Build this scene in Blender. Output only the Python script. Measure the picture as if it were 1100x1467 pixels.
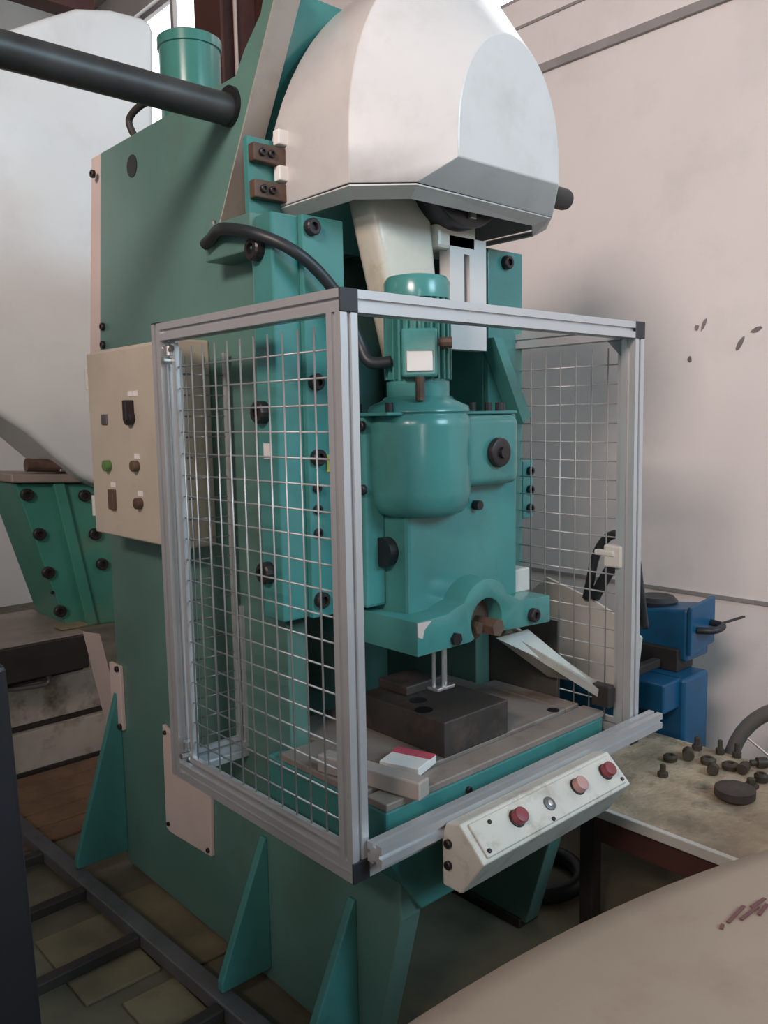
import bpy, bmesh, math, random
from mathutils import Vector, Matrix
random.seed(7)
scene = bpy.context.scene
for o in list(bpy.data.objects): bpy.data.objects.remove(o)
C = scene.collection

# ---------------------------------------------------------------- camera
cam = bpy.data.cameras.new('camera'); cam.sensor_fit = 'VERTICAL'; cam.sensor_height = 36.0
cam.lens = 36.0 * 1202.8 / 1467.0; cam.clip_start = 0.02
co = bpy.data.objects.new('camera', cam); C.objects.link(co)
co.location = (-0.950, -1.154, 1.494)
co.rotation_euler = (math.radians(83.566), math.radians(1.047), math.radians(-42.277))
scene.camera = co

# ---------------------------------------------------------------- world, lights, exposure
w = bpy.data.worlds.new('world'); scene.world = w; w.use_nodes = True
w.node_tree.nodes['Background'].inputs[0].default_value = (0.80, 0.90, 1.0, 1)
w.node_tree.nodes['Background'].inputs[1].default_value = 0.16
def area(name, loc, target, size, sy, power, col):
    l = bpy.data.lights.new(name, 'AREA'); l.shape = 'RECTANGLE'; l.size = size; l.size_y = sy
    l.energy = power; l.color = col
    o = bpy.data.objects.new(name, l); C.objects.link(o); o.location = loc
    o.rotation_euler = (Vector(target) - Vector(loc)).to_track_quat('-Z', 'Y').to_euler()
    return o
area('daylight_warm_window', (-4.5, -2.0, 3.95), (0.9, 0.6, 1.7), 1.6, 1.1, 345, (1.0, 0.81, 0.73))
area('daylight_open_door', (-2.45, -3.75, 2.2), (0.4, 0.3, 1.5), 0.22, 1.9, 23, (1.0, 0.97, 0.93))
area('daylight_cool_skylight', (1.3, -4.4, 3.6), (0.6, 0.2, 1.7), 1.8, 1.4, 150, (0.55, 0.83, 1.0))
vs = scene.view_settings
vs.view_transform = 'Standard'; vs.look = 'None'; vs.gamma = 1.0; vs.use_curve_mapping = False; vs.exposure = -0.06

# ---------------------------------------------------------------- materials
def mat(name, col, rough=0.5, metal=0.0, var=0.12, scale=6.0, dirt=None, dirt_amt=0.35, dscale=9.0, bump=0.0, spec=0.5, alpha=None, emit=None, bscale=60.0):
    m = bpy.data.materials.new(name); m.use_nodes = True
    nt = m.node_tree; n = nt.nodes; L = nt.links; b = n['Principled BSDF']
    b.inputs['Roughness'].default_value = rough; b.inputs['Metallic'].default_value = metal
    b.inputs['Specular IOR Level'].default_value = spec
    tc = n.new('ShaderNodeTexCoord')
    nz = n.new('ShaderNodeTexNoise'); nz.inputs['Scale'].default_value = scale; nz.inputs['Detail'].default_value = 5
    L.new(tc.outputs['Object'], nz.inputs['Vector'])
    r = n.new('ShaderNodeValToRGB')
    r.color_ramp.elements[0].position = 0.3; r.color_ramp.elements[1].position = 0.7
    r.color_ramp.elements[0].color = (*[c * (1 - var) for c in col], 1)
    r.color_ramp.elements[1].color = (*[min(1, c * (1 + var)) for c in col], 1)
    L.new(nz.outputs['Fac'], r.inputs['Fac'])
    out = r.outputs['Color']
    if dirt:
        n2 = n.new('ShaderNodeTexNoise'); n2.inputs['Scale'].default_value = dscale; n2.inputs['Detail'].default_value = 8; n2.inputs['Roughness'].default_value = 0.65
        L.new(tc.outputs['Object'], n2.inputs['Vector'])
        r2 = n.new('ShaderNodeValToRGB'); r2.color_ramp.elements[0].position = 0.52; r2.color_ramp.elements[1].position = 0.72
        L.new(n2.outputs['Fac'], r2.inputs['Fac'])
        mu = n.new('ShaderNodeMath'); mu.operation = 'MULTIPLY'; mu.inputs[1].default_value = dirt_amt
        L.new(r2.outputs['Color'], mu.inputs[0])
        mx = n.new('ShaderNodeMixRGB'); mx.inputs['Color2'].default_value = (*dirt, 1)
        L.new(mu.outputs[0], mx.inputs['Fac']); L.new(out, mx.inputs['Color1']); out = mx.outputs['Color']
    L.new(out, b.inputs['Base Color'])
    if bump:
        n3 = n.new('ShaderNodeTexNoise'); n3.inputs['Scale'].default_value = bscale; L.new(tc.outputs['Object'], n3.inputs['Vector'])
        bp = n.new('ShaderNodeBump'); bp.inputs['Strength'].default_value = bump; bp.inputs['Distance'].default_value = 0.01
        L.new(n3.outputs['Fac'], bp.inputs['Height']); L.new(bp.outputs['Normal'], b.inputs['Normal'])
    if emit:
        b.inputs['Emission Color'].default_value = (*emit[0], 1); b.inputs['Emission Strength'].default_value = emit[1]
    if alpha is not None:
        b.inputs['Transmission Weight'].default_value = alpha
    return m
M = dict(
 green=mat('green_paint', (0.062, 0.235, 0.222), 0.22, var=0.14, scale=3, dirt=(0.05, 0.10, 0.08), dirt_amt=0.35, dscale=5, bump=0.06, bscale=25),
 plate=mat('green_plate_paint', (0.098, 0.200, 0.172), 0.33, var=0.16, scale=2.2, dirt=(0.10, 0.13, 0.09), dirt_amt=0.5, dscale=3.2, bump=0.05, bscale=20),
 white=mat('white_hood_paint', (0.585, 0.575, 0.57), 0.28, var=0.04, dirt=(0.35, 0.32, 0.30), dirt_amt=0.25, dscale=8, bump=0.03, bscale=15),
 oldwhite=mat('neighbour_hood_paint', (0.62, 0.64, 0.64), 0.32, var=0.06, scale=2, dirt=(0.40, 0.40, 0.40), dirt_amt=0.3, dscale=3, bump=0.06, bscale=4),
 beige=mat('beige_enamel', (0.50, 0.44, 0.36), 0.5, var=0.05, dirt=(0.34, 0.29, 0.22), dirt_amt=0.3),
 consolew=mat('console_white_paint', (0.62, 0.59, 0.53), 0.45, var=0.08, dirt=(0.28, 0.22, 0.15), dirt_amt=0.6, dscale=16),
 alu=mat('anodised_aluminium', (0.56, 0.56, 0.575), 0.34, metal=0.5, var=0.04),
 groove=mat('profile_groove', (0.30, 0.30, 0.32), 0.5, metal=0.6, var=0.05),
 cap=mat('black_plastic', (0.022, 0.022, 0.028), 0.5, var=0.1),
 wire=mat('zinc_wire', (0.42, 0.42, 0.42), 0.4, metal=0.5, var=0.05),
 bolt=mat('black_oxide_bolt', (0.035, 0.028, 0.030), 0.4, metal=0.4, var=0.2),
 rust=mat('rusty_brown_steel', (0.12, 0.075, 0.055), 0.6, metal=0.3, var=0.3, scale=20),
 die=mat('dark_tool_steel', (0.060, 0.050, 0.046), 0.55, metal=0.35, var=0.3, scale=9, dirt=(0.17, 0.11, 0.08), dirt_amt=0.75, dscale=7),
 bedtop=mat('worn_bed_steel', (0.30, 0.25, 0.22), 0.5, metal=0.2, var=0.15, dirt=(0.12, 0.08, 0.06), dirt_amt=0.6, dscale=9),
 steel=mat('bright_steel', (0.55, 0.55, 0.55), 0.38, metal=0.9, var=0.05),
 rubber=mat('black_rubber', (0.020, 0.024, 0.028), 0.45, var=0.2),
 pipe=mat('black_pipe', (0.045, 0.045, 0.045), 0.45, metal=0.3, var=0.3, scale=12),
 red=mat('red_button', (0.24, 0.045, 0.055), 0.4, var=0.1),
 pink=mat('faded_red_button', (0.50, 0.27, 0.25), 0.4, var=0.1),
 grn=mat('green_button', (0.10, 0.20, 0.06), 0.4),
 paper=mat('white_tag', (0.78, 0.76, 0.73), 0.6, var=0.03),
 cardred=mat('red_print', (0.62, 0.10, 0.14), 0.6),
 yellow=mat('yellow_tag', (0.55, 0.48, 0.08), 0.6),
 grease=mat('greasy_white_casting', (0.56, 0.54, 0.47), 0.25, var=0.08, dirt=(0.32, 0.24, 0.06), dirt_amt=0.75, dscale=6, bump=0.15, bscale=30),
 black=mat('oily_black', (0.012, 0.011, 0.013), 0.35, var=0.3),
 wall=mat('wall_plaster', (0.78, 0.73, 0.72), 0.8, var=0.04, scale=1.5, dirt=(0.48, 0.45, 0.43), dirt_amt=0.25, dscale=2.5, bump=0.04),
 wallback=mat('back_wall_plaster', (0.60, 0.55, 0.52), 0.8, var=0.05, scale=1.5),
 scuff=mat('wall_scuff', (0.20, 0.18, 0.18), 0.9, var=0.3),
 conduit=mat('grey_conduit', (0.30, 0.28, 0.28), 0.6),
 floor=mat('oily_concrete', (0.14, 0.125, 0.085), 0.7, var=0.35, scale=3.5, dirt=(0.22, 0.17, 0.09), dirt_amt=0.8, dscale=2.6, bump=0.15),
 slab=mat('stained_slab', (0.19, 0.155, 0.090), 0.75, var=0.3, scale=5, dirt=(0.10, 0.09, 0.06), dirt_amt=0.6, dscale=6, bump=0.1),
 barst=mat('grey_steel_bar', (0.16, 0.16, 0.17), 0.45, metal=0.5, var=0.2, dirt=(0.10, 0.06, 0.04), dirt_amt=0.5),
 darkst=mat('dark_steel_bar', (0.040, 0.034, 0.032), 0.6, metal=0.3, var=0.3),
 post=mat('dark_navy_paint', (0.006, 0.006, 0.009), 0.5, var=0.2),
 brownst=mat('oxide_red_paint', (0.075, 0.028, 0.022), 0.6, var=0.2),
 blue=mat('blue_enamel', (0.007, 0.085, 0.185), 0.38, var=0.15, scale=5, dirt=(0.02, 0.05, 0.10), dirt_amt=0.5),
 board=mat('dirty_white_board', (0.46, 0.42, 0.37), 0.7, var=0.15, scale=8, dirt=(0.12, 0.08, 0.05), dirt_amt=0.85, dscale=7),
 dirtytop=mat('grimy_table_top', (0.38, 0.30, 0.21), 0.7, var=0.45, scale=7, dirt=(0.08, 0.085, 0.06), dirt_amt=0.95, dscale=9, bump=0.4),
 chute=mat('galvanised_sheet', (0.42, 0.40, 0.36), 0.45, metal=0.3, var=0.15, scale=8, dirt=(0.20, 0.16, 0.11), dirt_amt=0.6),
 sheet=mat('offwhite_panel', (0.56, 0.54, 0.50), 0.6, var=0.05, dirt=(0.40, 0.37, 0.32), dirt_amt=0.3),
 tan=mat('tan_machine_paint', (0.37, 0.275, 0.205), 0.45, var=0.07, scale=3, dirt=(0.26, 0.16, 0.12), dirt_amt=0.55, dscale=5, bump=0.02),
 mark=mat('red_brown_scrape', (0.15, 0.055, 0.055), 0.6),
 strip=mat('primed_pink_white', (0.62, 0.50, 0.46), 0.6, var=0.06),
 canister=mat('green_canister_paint', (0.045, 0.165, 0.14), 0.18, var=0.2, scale=4),
 tyre=mat('grey_rim', (0.22, 0.21, 0.20), 0.5, metal=0.3),
 ceil=mat('ceiling_sheet', (0.45, 0.38, 0.34), 0.8),
 sky=mat('bright_daylight_glass', (0.9, 0.95, 1.0), 0.3, emit=((0.92, 0.97, 1.0), 2.2)),
 strip2=mat('tan_primed_edge', (0.36, 0.31, 0.27), 0.6, var=0.08, dirt=(0.15, 0.13, 0.10), dirt_amt=0.4),
 plank=mat('brown_plank', (0.20, 0.115, 0.065), 0.7, var=0.25, scale=7, dirt=(0.08, 0.05, 0.03), dirt_amt=0.6),
 apron=mat('dark_olive_sheet', (0.070, 0.066, 0.055), 0.6, var=0.2, dirt=(0.03, 0.03, 0.03), dirt_amt=0.5),
 oily=mat('oily_dark_steel', (0.060, 0.050, 0.038), 0.5, metal=0.3, var=0.4, scale=25),
 clear=mat('clear_plastic_bar', (0.50, 0.44, 0.40), 0.25, var=0.05, alpha=0.25),
 ngreen=mat('neighbour_green_paint', (0.05, 0.215, 0.165), 0.3, var=0.2, scale=3, dirt=(0.20, 0.22, 0.13), dirt_amt=0.5, dscale=4),
)

# ---------------------------------------------------------------- helpers
def link(name, me, m, parent=None, smooth=False):
    o = bpy.data.objects.new(name, me); C.objects.link(o)
    if m and not me.materials: me.materials.append(M[m])
    if smooth:
        for p in me.polygons: p.use_smooth = True
    if parent:
        o.parent = parent
        o.matrix_parent_inverse = parent['_inv'] if False else WINV[parent.name]
    WINV[o.name] = Matrix.Identity(4)
    return o
WINV = {}
def finish(bm, name, m, parent, bevel=0.0, seg=2, smooth=False, auto=None):
    bmesh.ops.recalc_face_normals(bm, faces=bm.faces)
    if bevel:
        es = [e for e in bm.edges if len(e.link_faces) == 2 and e.calc_face_angle(0) > 0.45]
        bmesh.ops.bevel(bm, geom=es, offset=bevel, segments=seg, affect='EDGES', profile=0.5)
    me = bpy.data.meshes.new(name); bm.to_mesh(me); bm.free()
    o = link(name, me, m, parent, smooth)
    if auto:
        for p in me.polygons: p.use_smooth = True
        me.set_sharp_from_angle(angle=auto)
    return o
def thing(name, loc, label, cat, group=None):
    o = bpy.data.objects.new(name, None); C.objects.link(o); o.location = loc; o.empty_display_size = 0.1
    o['label'] = label; o['category'] = cat
    if group: o['group'] = group
    WINV[o.name] = Matrix.Translation(-Vector(loc))
    return o
def tag(o, label, cat, group=None):
    o['label'] = label; o['category'] = cat
    if group: o['group'] = group
    return o
def struct(o): o['kind'] = 'structure'; return o
def addbox(bm, a, b, mtx=None):
    vs_ = [bm.verts.new((x, y, z)) for x in (a[0], b[0]) for y in (a[1], b[1]) for z in (a[2], b[2])]
    if mtx:
        for v in vs_: v.co = mtx @ v.co
    for f in ((0,1,3,2),(4,6,7,5),(0,4,5,1),(2,3,7,6),(0,2,6,4),(1,5,7,3)): bm.faces.new([vs_[i] for i in f])
def box(name, a, b, m, parent=None, bevel=0.004, mtx=None):
    bm = bmesh.new(); addbox(bm, a, b, mtx); return finish(bm, name, m, parent, bevel)
def addprism(bm, pts, axis, lo, hi):
    def P(u, v, t): return {'x': (t, u, v), 'y': (u, t, v), 'z': (u, v, t)}[axis]
    A = [bm.verts.new(P(u, v, lo)) for u, v in pts]; B = [bm.verts.new(P(u, v, hi)) for u, v in pts]
    bm.faces.new(A); bm.faces.new(B[::-1]); n = len(pts)
    for i in range(n): bm.faces.new((A[i], A[(i+1) % n], B[(i+1) % n], B[i]))
def prism(name, pts, axis, lo, hi, m, parent=None, bevel=0.0, seg=2, auto=None):
    bm = bmesh.new(); addprism(bm, pts, axis, lo, hi); return finish(bm, name, m, parent, bevel, seg, auto=auto)
def addcyl(bm, p, q, r, n=20, r2=None):
    p = Vector(p); q = Vector(q); d = (q - p).normalized(); r2 = r if r2 is None else r2
    u = d.orthogonal().normalized(); v = d.cross(u)
    A = []; B = []
    for i in range(n):
        a = 2*math.pi*i/n; k = math.cos(a)*u + math.sin(a)*v
        A.append(bm.verts.new(p + k*r)); B.append(bm.verts.new(q + k*r2))
    bm.faces.new(A[::-1]); bm.faces.new(B)
    for i in range(n): bm.faces.new((A[i], A[(i+1) % n], B[(i+1) % n], B[i]))
def cyl(name, p, q, r, m, parent=None, n=20, r2=None, bevel=0.0):
    bm = bmesh.new(); addcyl(bm, p, q, r, n, r2); return finish(bm, name, m, parent, bevel, auto=0.6)
def lathe(name, prof, cx, cy, m, parent=None, n=40, auto=0.7):
    bm = bmesh.new(); rings = []
    for r, z in prof:
        rings.append([bm.verts.new((cx + r*math.cos(2*math.pi*i/n), cy + r*math.sin(2*math.pi*i/n), z)) for i in range(n)])
    for a, b in zip(rings, rings[1:]):
        for i in range(n): bm.faces.new((a[i], a[(i+1) % n], b[(i+1) % n], b[i]))
    bm.faces.new(rings[0][::-1]); bm.faces.new(rings[-1])
    return finish(bm, name, m, parent, auto=auto)
def smoothpath(pts, k=6):
    pts = [Vector(p) for p in pts]; out = []
    for i in range(len(pts)-1):
        p0 = pts[max(i-1, 0)]; p1 = pts[i]; p2 = pts[i+1]; p3 = pts[min(i+2, len(pts)-1)]
        for j in range(k):
            t = j/k
            out.append(0.5*((2*p1) + (p2-p0)*t + (2*p0-5*p1+4*p2-p3)*t*t + (3*p1-p0-3*p2+p3)*t**3))
    out.append(pts[-1]); return out
def tube(name, pts, r, m, parent=None, n=12, k=6):
    path = smoothpath(pts, k); bm = bmesh.new(); rings = []; u = None
    for i, p in enumerate(path):
        d = (path[min(i+1, len(path)-1)] - path[max(i-1, 0)]).normalized()
        u = d.orthogonal().normalized() if u is None else (u - d*u.dot(d)).normalized()
        v = d.cross(u)
        rings.append([bm.verts.new(p + r*(math.cos(2*math.pi*j/n)*u + math.sin(2*math.pi*j/n)*v)) for j in range(n)])
    for a, b in zip(rings, rings[1:]):
        for j in range(n): bm.faces.new((a[j], a[(j+1) % n], b[(j+1) % n], b[j]))
    bm.faces.new(rings[0][::-1]); bm.faces.new(rings[-1])
    return finish(bm, name, m, parent, smooth=True)
# shared bolt: socket head screw, axis -Y, unit radius
def boltmesh():
    bm = bmesh.new(); n = 16
    prof = [(1.0, 0.0), (1.0, -0.75), (0.85, -0.9), (0.5, -0.9), (0.5, -0.45)]
    rings = [[bm.verts.new((r*math.cos(2*math.pi*i/n), y, r*math.sin(2*math.pi*i/n))) for i in range(n)] for r, y in prof]
    for a, b in zip(rings, rings[1:]):
        for i in range(n): bm.faces.new((a[i], a[(i+1) % n], b[(i+1) % n], b[i]))
    bm.faces.new(rings[-1]); bm.faces.new(rings[0])
    bmesh.ops.recalc_face_normals(bm, faces=bm.faces)
    me = bpy.data.meshes.new('bolt'); bm.to_mesh(me); bm.free(); me.materials.append(M['bolt']); return me
BOLT = boltmesh()
def bolt(loc, r, parent, face='-y', name='bolt'):
    o = link(name, BOLT, None, parent); o.location = loc; o.scale = (r, r, r)
    o.rotation_euler = {'-y': (0, 0, 0), '-x': (0, 0, -math.pi/2), '+x': (0, 0, math.pi/2), '+z': (-math.pi/2, 0, 0)}[face]
    return o

# ================================================================ SETTING
struct(box('floor', (-4, -4, -0.1), (2.42, 6.12, 0), 'floor', bevel=0))
bm = bmesh.new()   # right wall with two high window openings
for y0, y1, z0, z1 in ((-4, 6.0, 0, 3.39), (-4, 6.0, 4.62, 4.9), (-4, -0.2, 3.39, 4.62), (1.85, 3.92, 3.39, 4.62), (5.5, 6.0, 3.39, 4.62)):
    addbox(bm, (2.3, y0, z0), (2.42, y1, z1))
struct(finish(bm, 'wall_right', 'wall', None))
bm = bmesh.new()   # unseen left wall added to keep low light out, with a high clerestory opening
addbox(bm, (-3.12, -4, 0), (-3.0, 6.0, 3.02)); addbox(bm, (-3.12, -4, 4.5), (-3.0, 6.0, 4.9)); addbox(bm, (-3.12, 1.5, 3.02), (-3.0, 6.0, 4.5))
struct(finish(bm, 'wall_left_light_block', 'wallback', None))
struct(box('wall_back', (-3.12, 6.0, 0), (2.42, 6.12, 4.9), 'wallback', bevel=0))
struct(box('ceiling', (-4, 1.2, 4.9), (2.42, 6.12, 5.0), 'ceil', bevel=0))
for nm, y0, y1 in (('window_1', -0.2, 1.85), ('window_2', 3.92, 5.5)):
    wn = struct(box(nm, (2.38, y0, 3.39), (2.39, y1, 4.62), 'sky', bevel=0))
    ym = (y0 + y1) / 2
    for a, b in (((y0, 3.39), (y1, 3.43)), ((y0, 4.58), (y1, 4.62)), ((y0, 3.43), (y0 + .04, 4.58)), ((y1 - .04, 3.43), (y1, 4.58)), ((ym - .02, 3.43), (ym + .02, 4.58))):
        box('window_frame', (2.34, a[0], a[1]), (2.378, b[0], b[1]), 'conduit', wn, bevel=0.003)
# horizontal joints and conduit on the right wall
for nm, y0, y1, z, r in (('trim_1', -3.9, 5.9, 3.05, 0.018), ('trim_2', -3.9, 5.9, 0.745, 0.008), ('trim_3', -3.9, 5.9, 3.27, 0.006)):
    struct(box(nm, (2.30 - r, y0, z - r), (2.30, y1, z + r), 'conduit', bevel=0))

# scuffs on the wall plaster
for i, (y, z, a, h) in enumerate(((0.51, 1.84, 0.4, 0.06), (0.54, 1.83, 0.2, 0.03), (0.36, 1.755, 0.5, 0.07), (0.567, 1.705, 0.0, 0.03), (0.30, 1.80, 1.3, 0.05))):
    q = []
    for k in range(8):
        t = 2*math.pi*k/8; u = 0.010*math.cos(t)*random.uniform(.7, 1.2); v = h/2*math.sin(t)*random.uniform(.7, 1.1)
        q.append((y + u*math.cos(a) - v*math.sin(a), z + u*math.sin(a) + v*math.cos(a)))
    prism('scuff_mark', q, 'x', 2.2985, 2.30, 'scuff', bpy.data.objects['wall_right'])

# ================================================================ PUNCH PRESS
press = thing('punch_press', (0.57, 0.75, 0), 'large teal green punch press with a white faceted hood and beige control box', 'press')
def sideplate(x0, x1, leg):
    pts = [(1.45, .02), (1.44, 1.72), (1.36, 2.30), (.61, 2.30), (.57, 2.345), (.50, 2.40), (.48, 2.45), (.42, 2.45), (.715, 1.965), (.52, 1.965), (.52, 1.03), (.47, 1.0), (.47, .66), (.09, .66)] + leg
    return prism('side_plate', pts, 'x', x0, x1, 'plate', press, bevel=0.004)
pl = sideplate(.20, .26, [(.085, .42), (.19, .02)])
prr = sideplate(.88, .94, [(.166, .42), (.285, .02)])
cyl('lifting_hole', (.1985, 1.156, 2.217), (.201, 1.156, 2.217), .031, 'black', pl, n=24)
for p in ((1.41, 2.25), (1.40, 1.79), (1.405, 1.735)): bolt((.20, p[0], p[1]), .012, pl, '-x')
prism('rear_cover', [(1.345, 2.31), (1.46, 2.31), (1.56, 1.66), (1.44, 1.66)], 'x', .215, .90, 'strip', press, bevel=.004)
for x0, x1 in ((.198, .262), (.878, .942)):
    prism('edge_strip', [(.7165, 1.955), (.7115, 1.955), (.4135, 2.45), (.4185, 2.45)], 'x', x0, x1, 'strip2', press)
# web between the plates (leans forward with the head)
prism('head_web', [(.74, 1.96), (.79, 1.96), (.495, 2.445), (.445, 2.445)], 'x', .26, .88, 'green', press)
prism('head_top', [(.57, 2.26), (1.36, 2.26), (1.36, 2.29), (.57, 2.29)], 'x', .26, .88, 'plate', press)
box('rear_plate', (.26, 1.36, .02), (.88, 1.40, 2.26), 'plate', press)
box('throat_plate', (.26, .86, .5), (.88, .90, 2.2), 'plate', press)
# columns with gibs
for sx, xo, xi in ((-1, .142, .330), (1, .99, .838)):
    a, b = min(xo, xi), max(xo, xi)
    ch = .028
    if sx < 0: q = [(xo, .40), (xi, .40), (xi, .53), (xo + .05, .53), (xo, .48)]
    else: q = [(xo, .40), (xi, .40), (xi, .53), (xo - .05, .53), (xo, .48)]
    col = prism('column', q, 'z', 1.03, 1.945, 'green', press, bevel=.005)
    gx0, gx1 = (.212, .330) if sx < 0 else (.838, .986)
    gib = box('gib_plate', (gx0, .382, 1.03), (gx1, .40, 1.945), 'green', press, bevel=.003)
    for z in ((1.93, 1.588, 1.417, 1.084) if sx < 0 else (1.925, 1.586, 1.25)):
        bolt((.235 if sx < 0 else .912, .382, z - .012), .019, gib)
    if sx < 0:
        for z in (1.335, 1.285, 1.23): bolt((.232, .382, z), .011, gib)
        for z in (1.87, 1.51, 1.141): bolt((.142, .452, z), .026, col, '-x')
    else:
        sp = box('stop_bracket', (.992, .385, 1.19), (1.042, .43, 1.362), 'green', press)
        for z in (1.33, 1.275, 1.22): bolt((1.022, .385, z), .013, sp)
box('column_cap', (.128, .46, 1.87), (.205, .66, 1.952), 'plate', press)
box('hinge_pin', (.155, .66, 1.90), (.165, .672, 1.975), 'steel', press)
prism('throat_rib', [(.33, 1.98), (.44, 1.98), (.46, 1.85), (.33, 1.72)], 'y', .55, .58, 'green', press)
prism('corner_rib', [(.80, 1.70), (.835, 1.70), (.96, 1.49), (.925, 1.47)], 'y', .33, .378, 'green', press)
# bed
bed = prism('bed', [(.15, .685), (.94, .685), (.94, .60), (.88, .43), (.25, .43), (.15, .58)], 'y', .072, .50, 'green', press, bevel=.006)
bt = box('bed_lip', (.15, .070, .685), (.94, .135, .702), 'bedtop', press, bevel=.003)
bo = box('bolster_plate', (.262, .15, .685), (.878, .60, .703), 'bedtop', press, bevel=.003)
box('bolster_wing', (.15, .15, .685), (.260, .45, .703), 'bedtop', press, bevel=.003)
box('bolster_wing', (.88, .15, .685), (.94, .45, .703), 'bedtop', press, bevel=.003)
for x, y in ((.845, .165), (.80, .40), (.34, .20)): cyl('bolt_hole', (x, y, .7025), (x, y, .7045), .016, 'black', bo)
bolt((.875, .071, .60), .010, bed); bolt((.40, .071, .655), .008, bed)
box('side_apron', (.944, .225, .55), (.948, .66, .92), 'apron', press, bevel=.001)
# gussets and feet
for y, h, wd in ((1.44, .56, .175), (.60, .36, .150), (.245, .345, .160)):
    pts = [(.20, .06), (.20, .06 + h), (.192, .06 + h), (.20 - wd, .085), (.20 - wd, .06)]
    prism('gusset', pts, 'y', y - .012, y + .012, 'green', press, bevel=.003)
box('foot', (.216, .20, 0), (.28, 1.44, .03), 'darkst', press)
box('foot', (.87, .30, 0), (.96, 1.44, .03), 'darkst', press)
# slide
slide = box('slide', (.37, .225, 1.02), (.767, .56, 1.50), 'green', press, bevel=.010)
cz, R1 = 1.012, .092
pts = [(.33, .958)]
pts += [(.508, .958)]
pts += [(.566 + .056*math.cos(a), 1.0 + .056*math.sin(a)) for a in [math.pi*(1.22 - 1.44*k/14) for k in range(15)]]
pts += [(.818, .952), (.818, 1.024), (.69, 1.030)]
pts += [(.566 + R1*math.cos(a), cz + R1*math.sin(a)) for a in [math.pi*(.16 + .68*k/12) for k in range(13)]]
pts += [(.455, 1.050), (.43, 1.040), (.33, 1.038)]
prism('ram_flange', pts, 'y', .156, .50, 'green', slide, bevel=.004, auto=.6)
cyl('shank_bush', (.566, .20, 1.0), (.566, .48, 1.0), .0555, 'rust', slide, n=32)
cyl('clamp_nut', (.578, .130, .985), (.578, .20, .985), .022, 'rust', slide, n=6)
cyl('clamp_nut', (.545, .16, .985), (.545, .20, .985), .016, 'rust', slide, n=6)
bolt((.74, .156, .985), .018, slide)
prism('worn_corner', [(.331, 1.036), (.375, 1.035), (.352, 1.018), (.345, .998), (.331, 1.004)], 'y', .1548, .158, 'strip', slide)
box('ledge_block', (.775, .24, 1.022), (.84, .33, 1.085), 'sheet', slide)
for x, y in ((.415, .19), (.432, .175), (.447, .185)):
    cyl('knockout_pin', (x, y, .865), (x, y, .96), .005, 'steel', slide, n=10)
box('pin_foot', (.402, .165, .858), (.462, .20, .866), 'steel', slide, bevel=.002)
cyl('pin_head', (.452, .146, .978), (.452, .157, .978), .016, 'black', slide, n=6)
# adjusting gearbox on the slide
KX, KY = .450, .265
gb = lathe('gearbox', [(.05, 1.262), (.085, 1.263), (.105, 1.272), (.117, 1.292), (.122, 1.32), (.123, 1.47), (.121, 1.492), (.116, 1.497), (.116, 1.501), (.121, 1.505), (.118, 1.518), (.085, 1.533), (.080, 1.54)], KX, KY, 'green', slide, n=56, auto=1.0)
wing = prism('gearbox_wing', [(.45, .17), (.70, .17), (.735, .20), (.735, .40), (.45, .40)], 'z', 1.325, 1.495, 'green', slide, bevel=.022, seg=4, auto=1.0)
cyl('sight_knob', (.62, .172, 1.405), (.62, .152, 1.405), .036, 'bolt', slide, n=28, bevel=.006)
cyl('sight_knob_hub', (.62, .152, 1.405), (.62, .142, 1.405), .014, 'black', slide, n=20)
box('gearbox_cover', (.30, .21, 1.497), (.75, .42, 1.505), 'green', slide, bevel=.003)
for x, y in ((.325, .23), (.345, .36), (.60, .23), (.66, .23), (.70, .23), (.735, .25)): cyl('cover_bolt', (x, y, 1.505), (x, y, 1.526), .009, 'bolt', slide, n=8)
for z in (1.475, 1.33): bolt((.368 - .062, .30, z), .012, slide, '-x')
box('slide_cheek', (.308, .30, 1.05), (.372, .56, 1.50), 'green', slide, bevel=.008)
cyl('drain_plug', (.60, .225, 1.275), (.60, .205, 1.275), .012, 'bolt', slide, n=10)
cyl('side_plug', (.37, .29, 1.18), (.345, .29, 1.18), .035, 'black', slide, n=20)
# motor
lathe('motor_body', [(.074, 1.538), (.074, 1.575), (.066, 1.577), (.066, 1.76), (.076, 1.762), (.077, 1.80), (.070, 1.812), (.03, 1.820), (.012, 1.821)], KX, KY, 'green', slide, n=40)
for k in range(26):
    a = 2*math.pi*k/26
    m4 = Matrix.Translation((KX, KY, 0)) @ Matrix.Rotation(a, 4, 'Z')
    box('motor_fin', (.064, -.0022, 1.58), (.079, .0022, 1.76), 'green', slide, bevel=0, mtx=m4)
m4 = Matrix.Translation((KX, KY, 0)) @ Matrix.Rotation(math.radians(228), 4, 'Z')
box('terminal_box', (.055, -.040, 1.582), (.098, .040, 1.690), 'green', slide, bevel=.006, mtx=m4)
box('terminal_lid', (.098, -.030, 1.594), (.103, .030, 1.640), 'steel', slide, bevel=.002, mtx=m4)
cyl('cable_gland', tuple(m4 @ Vector((.10, .0, 1.583))), tuple(m4 @ Vector((.10, 0, 1.530))), .011, 'rust', slide, n=10)
cyl('cable_gland', tuple(m4 @ Vector((.055, .040, 1.66))), tuple(m4 @ Vector((.055, .075, 1.66))), .013, 'rust', slide, n=10)
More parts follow.
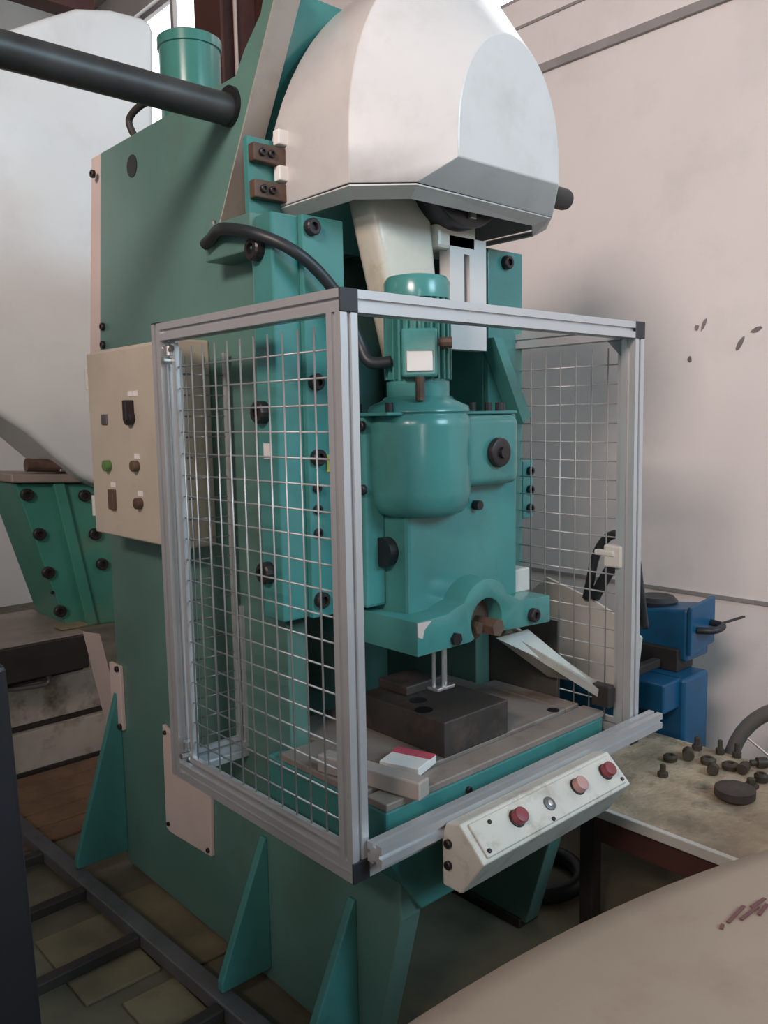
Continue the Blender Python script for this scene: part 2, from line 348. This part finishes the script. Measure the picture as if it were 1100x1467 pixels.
# connecting rod, eccentric, white bracket
prism('connecting_rod', [(.330, 2.08), (.545, 2.08), (.600, 1.62), (.455, 1.62)], 'y', .315, .40, 'grease', press, bevel=.018, seg=3, auto=.6)
ecc = cyl('eccentric', (.615, .25, 2.09), (.615, .46, 2.09), .145, 'black', press, n=40, bevel=.008)
box('eccentric_key', (.61, .238, 1.965), (.63, .25, 2.03), 'steel', ecc, bevel=.002)
box('rod_cap', (.56, .30, 1.90), (.70, .42, 1.99), 'grease', press, bevel=.01)
br = bmesh.new()
for a, b in (((.60, .30, 1.66), (.652, .335, 1.935)), ((.672, .30, 1.66), (.735, .335, 1.935)), ((.652, .30, 1.895), (.672, .335, 1.935)), ((.652, .30, 1.66), (.672, .335, 1.76))): addbox(br, a, b)
bmesh.ops.remove_doubles(br, verts=br.verts, dist=1e-5)
finish(br, 'slotted_bracket', 'white', press)
# hood : faceted dome
def hood():
    bm = bmesh.new(); cxh = .5935; N = 28
    def arch(y, hw, zs, b, zb):
        r = [(cxh - hw, y, zb)]
        for i in range(N + 1):
            a = math.pi*(1 - i/N); r.append((cxh + hw*math.cos(a), y, zs + b*math.sin(a)))
        return [bm.verts.new(p) for p in r + [(cxh + hw, y, zb)]]
    rear = arch(.555, .3435, 2.09, .435, 1.990)
    for v in rear:
        if v.co.z > 2.12: v.co.y = .555 - (v.co.z - 2.12)*.30
    mid = arch(.262, .3435, 2.08, .46, 1.992)
    fr = arch(.100, .1755, 2.09, .24, 2.040)
    for a, b in ((rear, mid), (mid, fr)):
        for i in range(len(a) - 1): bm.faces.new((a[i], a[i+1], b[i+1], b[i]))
    bm.faces.new(fr)
    lo = [bm.verts.new((.356, .165, 1.990)), bm.verts.new((.831, .165, 1.984))]   # bevelled lower front
    bm.faces.new((fr[0], fr[-1], lo[1], lo[0])); bm.faces.new((mid[0], fr[0], lo[0])); bm.faces.new((mid[-1], lo[1], fr[-1]))
    bmesh.ops.recalc_face_normals(bm, faces=bm.faces)
    me = bpy.data.meshes.new('hood'); bm.to_mesh(me); bm.free()
    o = link('hood', me, 'white', press)
    for p in me.polygons: p.use_smooth = True
    me.set_sharp_from_angle(angle=math.radians(25))
    md = o.modifiers.new('thick', 'SOLIDIFY'); md.thickness = .006; md.offset = -1
    bv = o.modifiers.new('soft', 'BEVEL'); bv.width = .006; bv.segments = 2; bv.angle_limit = math.radians(25)
    return o
hd = hood()
lip = bmesh.new()
op = [(.252, .55), (.252, .264), (.358, .168), (.829, .168), (.935, .264), (.935, .55)]
ip = [(.285, .55), (.285, .285), (.375, .205), (.80, .205), (.905, .285), (.905, .55)]
A = [lip.verts.new((x, y, 1.989 - (.004 if i == 3 else 0))) for i, (x, y) in enumerate(op)]; B = [lip.verts.new((x, y, 1.970)) for x, y in ip]
for i in range(5): lip.faces.new((A[i], A[i+1], B[i+1], B[i]))
lo = finish(lip, 'hood_lip', 'white', hd)
lo.modifiers.new('thick', 'SOLIDIFY').thickness = .004
for z in (2.075, 1.995):
    hb = box('hood_bracket', (.163, .488, z), (.252, .512, z + .040), 'rust', press, bevel=.003)
    for x in (.185, .21): bolt((x, .488, z + .02), .009, hb)
    box('hood_tab', (.228, .482, z + .046), (.258, .506, z + .080), 'paper', press, bevel=.003)
box('hood_mount', (.163, .513, 1.93), (.252, .533, 2.135), 'green', press, bevel=.003)
# canister on the rear
can = lathe('oil_canister', [(.092, 2.29), (.092, 2.615), (.097, 2.617), (.097, 2.645), (.09, 2.65), (.02, 2.66)], .45, 1.24, 'canister', press, n=36)
tube('hydraulic_loop', [(.23, 1.18, 2.30), (.22, 1.20, 2.36), (.24, 1.12, 2.39), (.28, 1.05, 2.36), (.30, 1.0, 2.30)], .010, 'darkst', press)
tube('hydraulic_loop', [(.26, 1.02, 2.30), (.27, 1.0, 2.36), (.32, .96, 2.37), (.36, .95, 2.30)], .008, 'steel', press)
# control box on the left plate
cb = box('control_box', (.092, .775, 1.165), (.20, 1.265, 1.70), 'beige', press, bevel=.006)
dr = box('control_box_door', (.077, .785, 1.172), (.0925, 1.258, 1.692), 'beige', cb, bevel=.004)
for z in (1.62, 1.25): cyl('hinge', (.079, 1.262, z - .03), (.079, 1.262, z + .03), .007, 'sheet', cb, n=10)
def xc(name, y, z, r, m, t=.018, n=20): return cyl(name, (.077, y, z), (.077 - t, y, z), r, m, cb, n=n, bevel=.002)
box('indicator_window', (.072, 1.135, 1.487), (.078, 1.170, 1.517), 'barst', cb, bevel=.002)
xc('selector_knob', .982, 1.505, .020, 'bolt'); box('selector_lever', (.050, .966, 1.498), (.077, .984, 1.552), 'bolt', cb, bevel=.003)
for y in (.985, .955): box('label_tag', (.075, y - .012, 1.562), (.078, y + .012, 1.576), 'paper', cb, bevel=0)
xc('push_button', 1.138, 1.372, .016, 'grn'); xc('push_button', .964, 1.376, .015, 'rust'); xc('push_button', .954, 1.276, .015, 'rust')
box('rocker_switch', (.065, 1.105, 1.248), (.078, 1.137, 1.305), 'rust', cb, bevel=.002)
for y, z in ((.964, 1.402), (.954, 1.302), (1.121, 1.318)): box('label_tag', (.075, y - .013, z - .007), (.078, y + .013, z + .007), 'paper', cb, bevel=0)
# cover plate low on the plate, primed strips at the rear
cp = prism('cover_plate', [(.858, .265), (.848, .512), (1.118, .585), (1.125, .258), (1.10, .250)], 'x', .188, .20, 'strip', press, bevel=.002)
for p in ((.872, .28), (1.105, .275), (1.10, .565), (.862, .50)): bolt((.188, p[0], p[1]), .007, cp, '-x')
sp = box('primed_strip', (.188, 1.395, .49), (.20, 1.475, .705), 'strip', press, bevel=.002)
for p in ((1.41, .695), (1.41, .50), (1.465, .50)): bolt((.188, p[0], p[1]), .010, sp, '-x')
box('tag_sheet', (.139, .425, 1.405), (.142, .455, 1.440), 'paper', press, bevel=0)
box('tag_sheet', (.262, .378, 1.37), (.29, .382, 1.41), 'yellow', press, bevel=0)
# button console
prof = [(-.038, .662), (-.040, .556), (-.090, .556), (-.150, .640), (-.088, .700), (-.05, .690)]

cons = prism('button_console', prof, 'x', .20, .715, 'consolew', press, bevel=.004)
dn = Vector((0, -.695, .719)).normalized(); tv = Vector((0, -.719, -.695)); pc = Vector((0, -.119, .670))
def cx(name, x, off, r, h, m, n=24):
    p = pc + Vector((x, 0, 0)) + tv*off
    return cyl(name, tuple(p), tuple(p + dn*h), r, m, cons, n=n, bevel=.002)
M4 = Matrix(((1, 0, 0, 0), (0, tv.y, dn.y, pc.y), (0, tv.z, dn.z, pc.z), (0, 0, 0, 1)))
box('console_lid', (.215, -.036, .0), (.70, .036, .006), 'consolew', cons, bevel=.003, mtx=M4)
for x, m in ((.335, 'red'), (.545, 'pink'), (.655, 'red')):
    cx('button_collar', x, -.004, .019, .010, 'bolt'); cx('push_button', x, -.004, .0165, .028, m)
cx('key_switch', .440, .0, .015, .010, 'barst'); cx('key_slot', .440, .0, .007, .012, 'steel')
for x, o in ((.265, -.022), (.425, .030), (.69, .026), (.225, .025)): cx('screw', x, o, .005, .010, 'bolt', 8)
for z in (.650, .605): bolt((.20, -.058, z), .009, cons, '-x')
box('console_arm', (.30, -.042, .60), (.36, .075, .63), 'green', press); box('console_arm', (.58, -.042, .60), (.64, .075, .63), 'green', press)

# ================================================================ SAFETY CAGE
W, D, ZB, ZT, S = .995, .70, .62, 1.72, .04
cage = thing('safety_cage', (0, 0, .62), 'silver aluminium profile safety cage with wire mesh sides around the press front', 'safety cage')
def profile(name, a, b, axis, parent=None, m='alu', s=S):
    """square slotted extrusion from a to b (a = low corner of section)"""
    parent = parent or cage
    e, g, d = s, .009*s/.04, .007*s/.04
    h = s/2
    q = [(0, 0), (h-g/2, 0), (h-g/2, d), (h+g/2, d), (h+g/2, 0), (e, 0), (e, h-g/2), (e-d, h-g/2), (e-d, h+g/2), (e, h+g/2), (e, e), (h+g/2, e), (h+g/2, e-d), (h-g/2, e-d), (h-g/2, e), (0, e), (0, h+g/2), (d, h+g/2), (d, h-g/2), (0, h-g/2)]
    i = 'xyz'.index(axis); oth = [j for j in range(3) if j != i]
    return prism(name, [(a[oth[0]] + u, a[oth[1]] + v) for u, v in q], axis, a[i], b, m, parent)
for x, y in ((0, 0), (W - S, 0), (0, D - S), (W - S, D - S)):
    if (x, y) == (0, D - S): profile('post', (x, y, ZB), ZT, 'z')
    else: profile('post', (x, y, ZB + S), ZT - S, 'z')
profile('top_rail', (0, .003, ZT - S), D - S, 'y'); profile('top_rail', (W - S, .003, ZT - S), D, 'y')
profile('top_rail', (S, 0, ZT - S), W - S, 'x')
profile('bottom_rail', (0, .003, ZB), D - S, 'y'); profile('bottom_rail', (W - S, .003, ZB), D, 'y')
profile('bottom_rail', (S, 0, ZB), W - S, 'x')
for x in (0, W - S):
    for z in (ZT - S, ZB): box('corner_cap', (x - .001, -.002, z - .001), (x + S + .001, .003, z + S + .001), 'cap', cage, bevel=.002)
box('corner_cap', (0, D - S, ZT), (S, D, ZT + .003), 'cap', cage, bevel=.001)
profile('lift_rail', (.032, -.045, ZB + S - .002), 1.04, 'x')
prism('corner_gusset', [(S, ZT - S), (S, ZT - .09), (.09, ZT - S)], 'y', .05, .06, 'groove', cage) if False else None
prism('corner_gusset', [(.045, ZT - S), (.045, ZT - .085), (.09, ZT - S)], 'x', W - .03, W - .02, 'groove', cage)
wm = bmesh.new(); addcyl(wm, (0, 0, 0), (0, 0, 1), .0020, 8)
WM = bpy.data.meshes.new('wire'); wm.to_mesh(WM); wm.free(); WM.materials.append(M['wire'])
for p in WM.polygons: p.use_smooth = True
def wire(p, q, parent):
    o = link('wire', WM, None, parent); p = Vector(p); q = Vector(q)
    o.location = p; o.scale = (1, 1, (q - p).length); o.rotation_mode = 'XYZ'
    o.rotation_euler = (q - p).to_track_quat('Z', 'Y').to_euler()
def meshpanel(kind, c, u0, u1, ufirst, z0, z1):
    P = (lambda u, z: (c, u, z)) if kind == 'x' else (lambda u, z: (u, c, z))
    bm = bmesh.new(); t = .006; f = .012
    def bx(ua, ub, za, zb):
        a = P(ua, za); b = P(ub, zb); j = 0 if kind == 'x' else 1
        a = list(a); b = list(b); a[j] -= t; b[j] += t; addbox(bm, a, b)
    bx(u0, u0 + f, z0, z1); bx(u1 - f, u1, z0, z1); bx(u0 + f, u1 - f, z0, z0 + f); None
    pn = finish(bm, 'mesh_panel', 'alu', cage)
    u = ufirst
    while u < u1 - f - .005:
        wire(P(u, z0 + f), P(u, z1 - f), pn); u += .0502
    z = z1 - .055
    while z > z0 + .02:
        a = list(P(u0 + f, z)); b = list(P(u1 - f, z)); j = 0 if kind == 'x' else 1
        a[j] += .0042; b[j] += .0042; wire(a, b, pn); z -= .0502
    return pn
meshpanel('x', .022, .046, .636, .105, ZB + .046, ZT - .046)
meshpanel('x', W - .022, .046, .652, .090, ZB + .046, ZT - .046)
meshpanel('y', D - .03, .046, .186, .070, ZB + .046, ZT - .06)
profile('back_rail', (.04, D - S, ZB), .235, 'x')
profile('back_post', (.19, D - S - .002, ZB + S), ZB + .40, 'z')
for z in (ZT - .075, ZB + .075):
    lb = cyl('panel_clamp', (.012, .640, z), (.012, .640, z + .022), .010, 'steel', cage, n=12)
    cyl('clamp_screw', (-.006, .640, z - .012), (.022, .640, z - .012), .008, 'steel', cage, n=10)
cyl('wing_nut', (.010, .622, ZT - .055), (.010, .640, ZT - .068), .005, 'steel', cage, n=8)
cyl('wing_nut', (.010, .662, ZT - .055), (.010, .640, ZT - .068), .005, 'steel', cage, n=8)
box('latch', (W - .045, .03, 1.09), (W - .018, .085, 1.15), 'sheet', cage, bevel=.006)
box('latch', (W - .05, .05, 1.12), (W - .03, .11, 1.135), 'sheet', cage, bevel=.004)

# ================================================================ THINGS IN AND AROUND THE PRESS
d1 = thing('die_block', (.52, .30, .703), 'dark rusty steel die block resting on the press bed', 'die')
db = box('block', (.404, .146, .7035), (.632, .45, .79), 'die', d1, bevel=.003)
for x, y in ((.47, .30), (.43, .24)): cyl('die_hole', (x, y, .7895), (x, y, .7915), .022, 'black', d1)
box('stripper', (.47, .34, .79), (.60, .45, .815), 'die', d1)
d2 = box('clear_profile_bar', (-.02, 0, 0), (.02, .275, .04), 'clear', bevel=.004, mtx=Matrix.Translation((.226, .035, .7035)) @ Matrix.Rotation(math.radians(12), 4, 'Z'))
tag(d2, 'short translucent square bar lying across the left end of the press bed', 'bar')
d3 = thing('carton', (.305, .175, .703), 'small white and red paper carton on the press bed beside the die', 'carton')
mt = Matrix.Translation((.316, .178, .7035)) @ Matrix.Rotation(math.radians(18), 4, 'Z')
box('body', (-.045, -.05, 0), (.045, .05, .020), 'paper', d3, bevel=.002, mtx=mt)
box('red_band', (.012, -.0505, .0202), (.044, .05, .0212), 'cardred', d3, bevel=0, mtx=mt)
hose = tube('air_hose', [(.112, .63, 1.905), (.112, .60, 1.915), (.105, .555, 1.925), (.10, .50, 1.918), (.115, .42, 1.895), (.16, .365, 1.863), (.22, .345, 1.820), (.28, .335, 1.755), (.32, .325, 1.67), (.33, .30, 1.62), (.37, .27, 1.62)], .0135, 'rubber')
tag(hose, 'black rubber hose curving from the press column down behind the cage rail', 'hose')
pp = thing('steel_pipe', (.2, .59, 2.22), 'long black steel pipe passing through the press head under the canister', 'pipe')
cyl('tube', (-1.3, .635, 2.228), (1.53, .635, 2.228), .036, 'pipe', pp, n=28)
cyl('end_cap', (1.53, .635, 2.228), (1.542, .635, 2.228), .033, 'cap', pp, n=28)
cyl('bore_ring', (.19, .635, 2.236), (.20, .635, 2.236), .046, 'black', pp, n=28)
# chute
ch = thing('scrap_chute', (.95, .2, .70), 'grey galvanised chute sloping out from under the ram to the cage post', 'chute')
def slab(name, quad, t, m, parent=None):
    bm = bmesh.new(); q = [Vector(v) for v in quad]; n = (q[1]-q[0]).cross(q[3]-q[0]).normalized()*t
    A = [bm.verts.new(v) for v in q]; B = [bm.verts.new(v - n) for v in q]
    bm.faces.new(A); bm.faces.new(B[::-1])
    for i in range(4): bm.faces.new((A[i], A[(i+1) % 4], B[(i+1) % 4], B[i]))
    return finish(bm, name, m, parent)
slab('tray', [(.71, .25, .912), (.915, .235, .765), (.945, .10, .765), (.80, .215, .925)], .003, 'chute', ch)
slab('rail', [(.745, .245, .925), (.945, .058, .745), (.955, .085, .755), (.765, .275, .935)], .02, 'chute', ch)
slab('rail', [(.775, .27, .940), (.952, .085, .765), (.957, .105, .770), (.790, .285, .945)], .02, 'chute', ch)
box('end_bracket', (.925, .045, .715), (.953, .10, .775), 'darkst', ch)

# ================================================================ RIGHT SIDE
bl = thing('blue_machine', (1.75, .4, 0), 'blue enamelled workshop machine by the white wall, behind the cage', 'machine')
box('base', (1.62, .20, 0), (1.79, .72, .60), 'blue', bl, bevel=.01)
prism('shelf', [(.22, .50), (.60, .50), (.68, .60), (.22, .60)], 'x', 1.52, 1.64, 'blue', bl, bevel=.006)
box('neck', (1.68, .26, .60), (1.79, .55, .68), 'darkst', bl)
prism('head', [(.47, .655), (.238, .635), (.238, .822), (.42, .80), (.50, .745)], 'x', 1.70, 1.86, 'blue', bl, bevel=.01)
prism('hand_guard', [(1.70, .66), (1.87, .68), (1.87, .845), (1.70, .83)], 'y', .222, .238, 'blue', bl, bevel=.004)
tube('handle', [(1.74, .222, .745), (1.76, .17, .75), (1.82, .17, .755), (1.84, .222, .755)], .012, 'rubber', bl)
cyl('handle_rod', (1.84, .18, .76), (1.96, .16, .765), .005, 'darkst', bl, n=8)
lathe('rubber_collar', [(.03, .795), (.07, .80), (.075, .82), (.06, .835), (.03, .83)], 1.78, .40, 'rubber', bl, n=24)
prism('feed_sheet', [(.56, .945), (.385, .897), (.256, .844), (.20, .80), (.22, .60), (.30, .60), (.718, .734), (.73, .80)], 'x', 1.34, 1.352, 'sheet', bl, bevel=.002)
box('sheet_stay', (1.352, .30, .62), (1.64, .33, .65), 'darkst', bl); box('sheet_stay', (1.352, .50, .55), (1.64, .53, .585), 'darkst', bl) if False else None
tube('black_belt', [(1.36, .20, .83), (1.33, .20, .95), (1.32, .215, 1.07), (1.32, .255, 1.115), (1.32, .295, 1.115), (1.32, .33, 1.085), (1.32, .355, 1.035), (1.32, .37, .97), (1.33, .392, .90)], .014, 'rubber', bl)
tube('black_belt', [(1.33, .235, 1.09), (1.325, .275, 1.04), (1.325, .315, .985), (1.333, .365, .905)], .018, 'rubber', bl)
# low grimy table with loose parts
tb = thing('low_table', (1.28, -.2, 0), 'low grimy table with a white front edge beside the press, strewn with metal parts', 'table')
box('table_top', (.995, -.62, .385), (1.60, .30, .40), 'dirtytop', tb, bevel=.003)
box('edge_strip', (.978, -.62, .372), (.995, .30, .402), 'sheet', tb, bevel=.003)
for x, y in ((1.0, -.60), (1.0, .14), (1.50, -.60), (1.50, .14)): box('leg', (x, y, 0), (x + .045, y + .045, .385), 'darkst', tb)
box('apron', (1.0, -.58, .29), (1.02, .14, .385), 'brownst', tb)
pd = [(1.305, -.125, .055, .045), (1.296, 0.093, 0.016, 0.040), (1.416, 0.135, 0.017, 0.035), (1.475, 0.107, 0.020, 0.040), (1.558, 0.120, 0.016, 0.045), (1.479, 0.042, 0.018, 0.035), (1.421, -0.003, 0.019, 0.030), (1.578, 0.052, 0.014, 0.050), (1.488, -0.025, 0.020, 0.035), (1.498, -0.064, 0.018, 0.040), (1.407, -0.125, 0.022, 0.030), (1.466, -0.129, 0.016, 0.045), (1.558, -0.080, 0.018, 0.035), (1.589, 0.002, 0.014, 0.050)]
for i, (x, y, r, h) in enumerate(pd):
    if i == 0:
        o = lathe('round_puck', [(r*.8, .4005), (r, .41), (r, .4 + h*.7), (r*.7, .4 + h*.8), (r*.3, .4 + h*.8)], x, y, 'die', n=28)
        tag(o, 'wide flat round metal puck lying on the grimy low table', 'metal part')
    elif i % 3 == 1:      # bolt standing on its head
        o = lathe('bolt_stub', [(r, .4005), (r, .4 + h*.35), (r*.55, .4 + h*.4), (r*.55, .4 + h*.9), (r*.3, .4 + h*.9 + .003)], x, y, 'oily', n=6, auto=.5)
        tag(o, 'small dark bolt standing on its head on the grimy low table', 'bolt', 'bolts on the low table')
    elif i % 3 == 2:      # turned bush
        o = lathe('turned_bush', [(r*.9, .4005), (r*1.25, .404), (r*1.3, .4 + h*.45), (r*.9, .4 + h*.6), (r*.5, .4 + h*.6), (r*.45, .4 + h*.2)], x, y, 'oily', n=20, auto=.6)
        tag(o, 'squat dark turned bush on the grimy low table', 'bush', 'bushes on the low table')
    else:                 # pin lying on its side
        a = random.uniform(0, 3.1); d = Vector((math.cos(a), math.sin(a), 0))*h*.7; c = Vector((x, y, .4005 + r*.9))
        bm = bmesh.new(); addcyl(bm, c - d, c + d*.2, r*.9, 14); addcyl(bm, c + d*.2, c + d, r*.5, 12)
        o = finish(bm, 'headed_pin', 'oily', None, auto=.6)
        tag(o, 'dark headed pin lying on its side on the grimy low table', 'pin', 'headed pins on the low table')
# spoked wheel
wh = thing('spoked_wheel', (1.72, -.10, 0), 'grey spoked wheel leaning behind the low table by the wall', 'wheel')
def torus(name, c, R, r, m, parent, n=48, k=10):
    bm = bmesh.new(); rings = []
    for i in range(n):
        a = 2*math.pi*i/n; d = Vector((0, math.cos(a), math.sin(a)))
        rings.append([bm.verts.new(Vector(c) + d*(R + r*math.cos(2*math.pi*j/k)) + Vector((r*1.3*math.sin(2*math.pi*j/k), 0, 0))) for j in range(k)])
    for i in range(n):
        a, b = rings[i], rings[(i+1) % n]
        for j in range(k): bm.faces.new((a[j], b[j], b[(j+1) % k], a[(j+1) % k]))
    return finish(bm, name, m, parent, smooth=True)
torus('rim', (1.72, -.20, .29), .285, .024, 'tyre', wh)
cyl('hub', (1.69, -.20, .29), (1.75, -.20, .29), .04, 'darkst', wh)
for k in range(12):
    a = 2*math.pi*k/12; cyl('spoke', (1.72, -.20 + .03*math.cos(a), .29 + .03*math.sin(a)), (1.72, -.20 + .27*math.cos(a), .29 + .27*math.sin(a)), .004, 'steel', wh, n=6)
cyl('bag_of_rags', (0,0,0),(0,0,.01),.01,'strip') if False else None
# coil of black hose on the floor beyond the press
ho = torus('hose_coil', (0, 0, 0), .13, .022, 'rubber', None); ho.rotation_euler = (0, math.pi/2, 0); ho.location = (1.12, .42, .03)
tag(ho, 'coil of black hose lying on the dark floor beside the press leg', 'hose')
# foreground machine cover
fg = thing('tan_machine_cover', (.1, -.9, 0), 'large tan painted sheet metal machine cover with scraped paint, in front of the press', 'machine cover')
bm = bmesh.new(); rows = []
for i in range(41):
    x = -.62 + i*.056
    t = (x + .62)/2.24
    yf = -.560 - min(.27*max(0, x + .44)**2, .25) - .05*max(0, -.44 - x)
    prof_ = [(yf, 0.02), (yf - .005, .84), (yf - .012, .875), (yf - .03, .893), (yf - .07, .903), (yf - .2, .915), (-1.02, .92), (-1.04, .90), (-1.04, .02)]
    rows.append([bm.verts.new((x, y, z)) if z > .1 else bm.verts.new((x, y, z)) for y, z in prof_])
for a, b in zip(rows, rows[1:]):
    for j in range(len(a)-1): bm.faces.new((a[j], a[j+1], b[j+1], b[j]))
bm.faces.new(rows[0]); bm.faces.new(rows[-1][::-1])
finish(bm, 'cover', 'tan', fg, auto=.7)
for (x, y, l, a) in ((-.035, -.742, .045, .05), (-.022, -.752, .040, -.05), (-.005, -.760, .028, .1), (-.070, -.742, .010, .3), (.005, -.750, .03, -.1)):
    box('paint_scrape', (-l/2, -.0022, 0), (l/2, .0022, .0012), 'mark', fg, bevel=0, mtx=Matrix.Translation((x, y, .9055 + (-.64 - y)*.05)) @ Matrix.Rotation(a, 4, 'Z'))

# ================================================================ LEFT SIDE AND BACKGROUND
npx = thing('neighbour_press', (.5, 2.7, 0), 'second green press in the background with a huge rounded white guard, behind the control box', 'press')
out = [(-.30, 2.55), (-.12, 2.78), (.10, 2.91), (.259, 2.975), (.422, 3.072), (.566, 3.153), (.714, 3.191), (.85, 3.20), (.895, 3.19), (.905, 3.15), (.88, 2.70), (.86, 1.35), (.80, 1.24), (.60, 1.20), (.511, 1.245), (.467, 1.27), (.37, 1.356), (.265, 1.458), (.163, 1.529), (-.05, 1.66), (-.25, 1.85), (-.36, 2.15)]
prism('guard', out, 'y', 2.30, 2.72, 'oldwhite', npx, bevel=.03, seg=4, auto=.6)
nc = prism('column', [(.248, 1.25), (.70, 1.22), (.75, .58), (.43, .60)], 'y', 2.45, 2.80, 'ngreen', npx, bevel=.008)
for p in ((.293, 1.20), (.334, 1.029), (.361, .86), (.401, .685), (.539, 1.177), (.576, 1.003), (.60, .865)): bolt((p[0], 2.45, p[1]), .026, nc)
bolt((.375, 2.45, .77), .008, nc)
prism('column_rib', [(.40, 1.24), (.45, 1.24), (.56, .60), (.51, .60)], 'y', 2.425, 2.452, 'ngreen', npx, bevel=.006)
prism('column_flange', [(.225, 1.255), (.72, 1.225), (.72, 1.262), (.225, 1.292)], 'y', 2.41, 2.80, 'bedtop', npx, bevel=.006)
cyl('roller', (.29, 2.42, 1.325), (.60, 2.42, 1.30), .028, 'rust', npx)
box('bracket', (.42, 2.395, 1.29), (.56, 2.42, 1.315), 'steel', npx)
box('table', (-.35, 2.24, .47), (.435, 2.86, .615), 'darkst', npx, bevel=.006)
box('table_plate', (-.34, 2.245, .615), (.430, 2.86, .622), 'bedtop', npx, bevel=.003)
box('table_pedestal', (-.2, 2.72, .0), (.60, 2.86, .47), 'darkst', npx)
tube('table_pipe', [(.10, 2.28, .44), (.20, 2.28, .43), (.27, 2.28, .43), (.275, 2.28, .465)], .010, 'barst', npx)
lam = tag(box('yellow_rag', (.36, 2.33, .6225), (.48, 2.42, .634), 'slab', bevel=.008), 'yellow stained rag at the foot of the neighbouring press column', 'rag')
for k, (z0, z1, y) in enumerate(((.02, .19, 2.43), (.215, .39, 2.46))):
    o = box('dirty_board', (-.25, y, z0), (.60, y + .035, z1), 'board', bevel=.003)
    tag(o, ('lower' if k == 0 else 'upper') + ' dirty white board stacked below the neighbouring press table', 'board')
o = box('timber_sleeper', (-.25, 2.425, 0), (.60, 2.52, .02), 'darkst', bevel=.003); tag(o, 'thin dark strip under the stacked dirty boards', 'strip')
o = box('board_spacer', (-.25, 2.465, .19), (.60, 2.52, .215), 'darkst', bevel=.003); tag(o, 'dark spacer between the two dirty boards', 'strip')
o = slab('leaning_strip', [(.34, 1.70, .0), (.40, 1.70, .0), (.30, 1.80, .72), (.24, 1.80, .74)], .008, 'strip'); tag(o, 'pale primed metal strip leaning behind the green gusset', 'strip')
# floor slab, frame on the floor
for k, (x0, y0, x1, y1, lb) in enumerate(((.088, .80, .212, 1.27, 'stained yellowish slab on the floor along the press base'),
        (-.19, .86, .02, 1.22, 'stained slab inside the ladder frame, between two of its cross bars'),
        (-.12, .60, .03, .80, 'small stained slab inside the ladder frame beside the middle gusset'))):
    tag(box('stained_slab', (x0, y0, 0), (x1, y1, .010), 'slab', bevel=.003), lb, 'slab')
for k in range(5):
    y = 1.78 + k*.125
    tag(box('brown_plank', (-.40, y, 0), (.52, y + .118, .012), 'plank', bevel=.003), 'worn brown plank on the floor in front of the stacked dirty boards', 'plank', 'brown floor planks')
lf = thing('ladder_frame', (-.1, 1.2, 0), 'grey steel ladder shaped frame lying on the floor beside the press', 'frame')
rot = Matrix.Translation((.06, .45, 0)) @ Matrix.Rotation(math.radians(2.2), 4, 'Z')
box('long_bar', (-.025, -.25, .015), (.025, 1.65, .057), 'barst', lf, mtx=rot)
box('long_bar', (-.665, -.25, .015), (-.615, 1.65, .062), 'barst', lf, mtx=rot)
for y in (.10, .52, .86, 1.18): box('cross_bar', (-.615, y, .02), (-.025, y + .035, .052), 'darkst', lf, mtx=rot)
cyl('bar_bolt', (.03, .47, .03), (.0, .40, .03), .018, 'rust', lf)
# dark post close to the camera
po = thing('dark_post', (-.68, .0, 0), 'dark navy steel post standing at the edge of the passage', 'post')
prism('upright', [(-.76, 0), (-.625, 0), (-.648, .60), (-.660, 1.02), (-.666, 1.24), (-.74, 1.24)], 'y', -.24, -.16, 'post', po, bevel=.006)
prism('upright_top', [(-.71, 1.24), (-.668, 1.24), (-.670, 1.43), (-.71, 1.43)], 'y', -.22, -.17, 'post', po, bevel=.003)
box('base_plate', (-.78, -.28, 0), (-.58, -.12, .01), 'post', po)
# steel building column on the right wall with white conduit
sc = thing('steel_column', (2.1, 3.45, 0), 'dark oxide red steel building column against the far wall', 'column')
box('flange', (1.93, 3.40, 0), (1.95, 3.70, 4.88), 'brownst', sc); box('flange', (2.27, 3.40, 0), (2.29, 3.70, 4.88), 'brownst', sc); box('web', (1.95, 3.53, 0), (2.27, 3.56, 4.88), 'brownst', sc)
cyl('conduit', (2.10, 3.50, 0), (2.10, 3.50, 4.88), .012, 'strip', sc, n=10)
rb = thing('roof_beam', (0, 3.2, 4.5), 'dark brown roof beam crossing above the neighbouring press guard', 'beam')
box('beam', (-3.8, 3.95, 3.93), (1.40, 4.10, 4.88), 'brownst', rb)
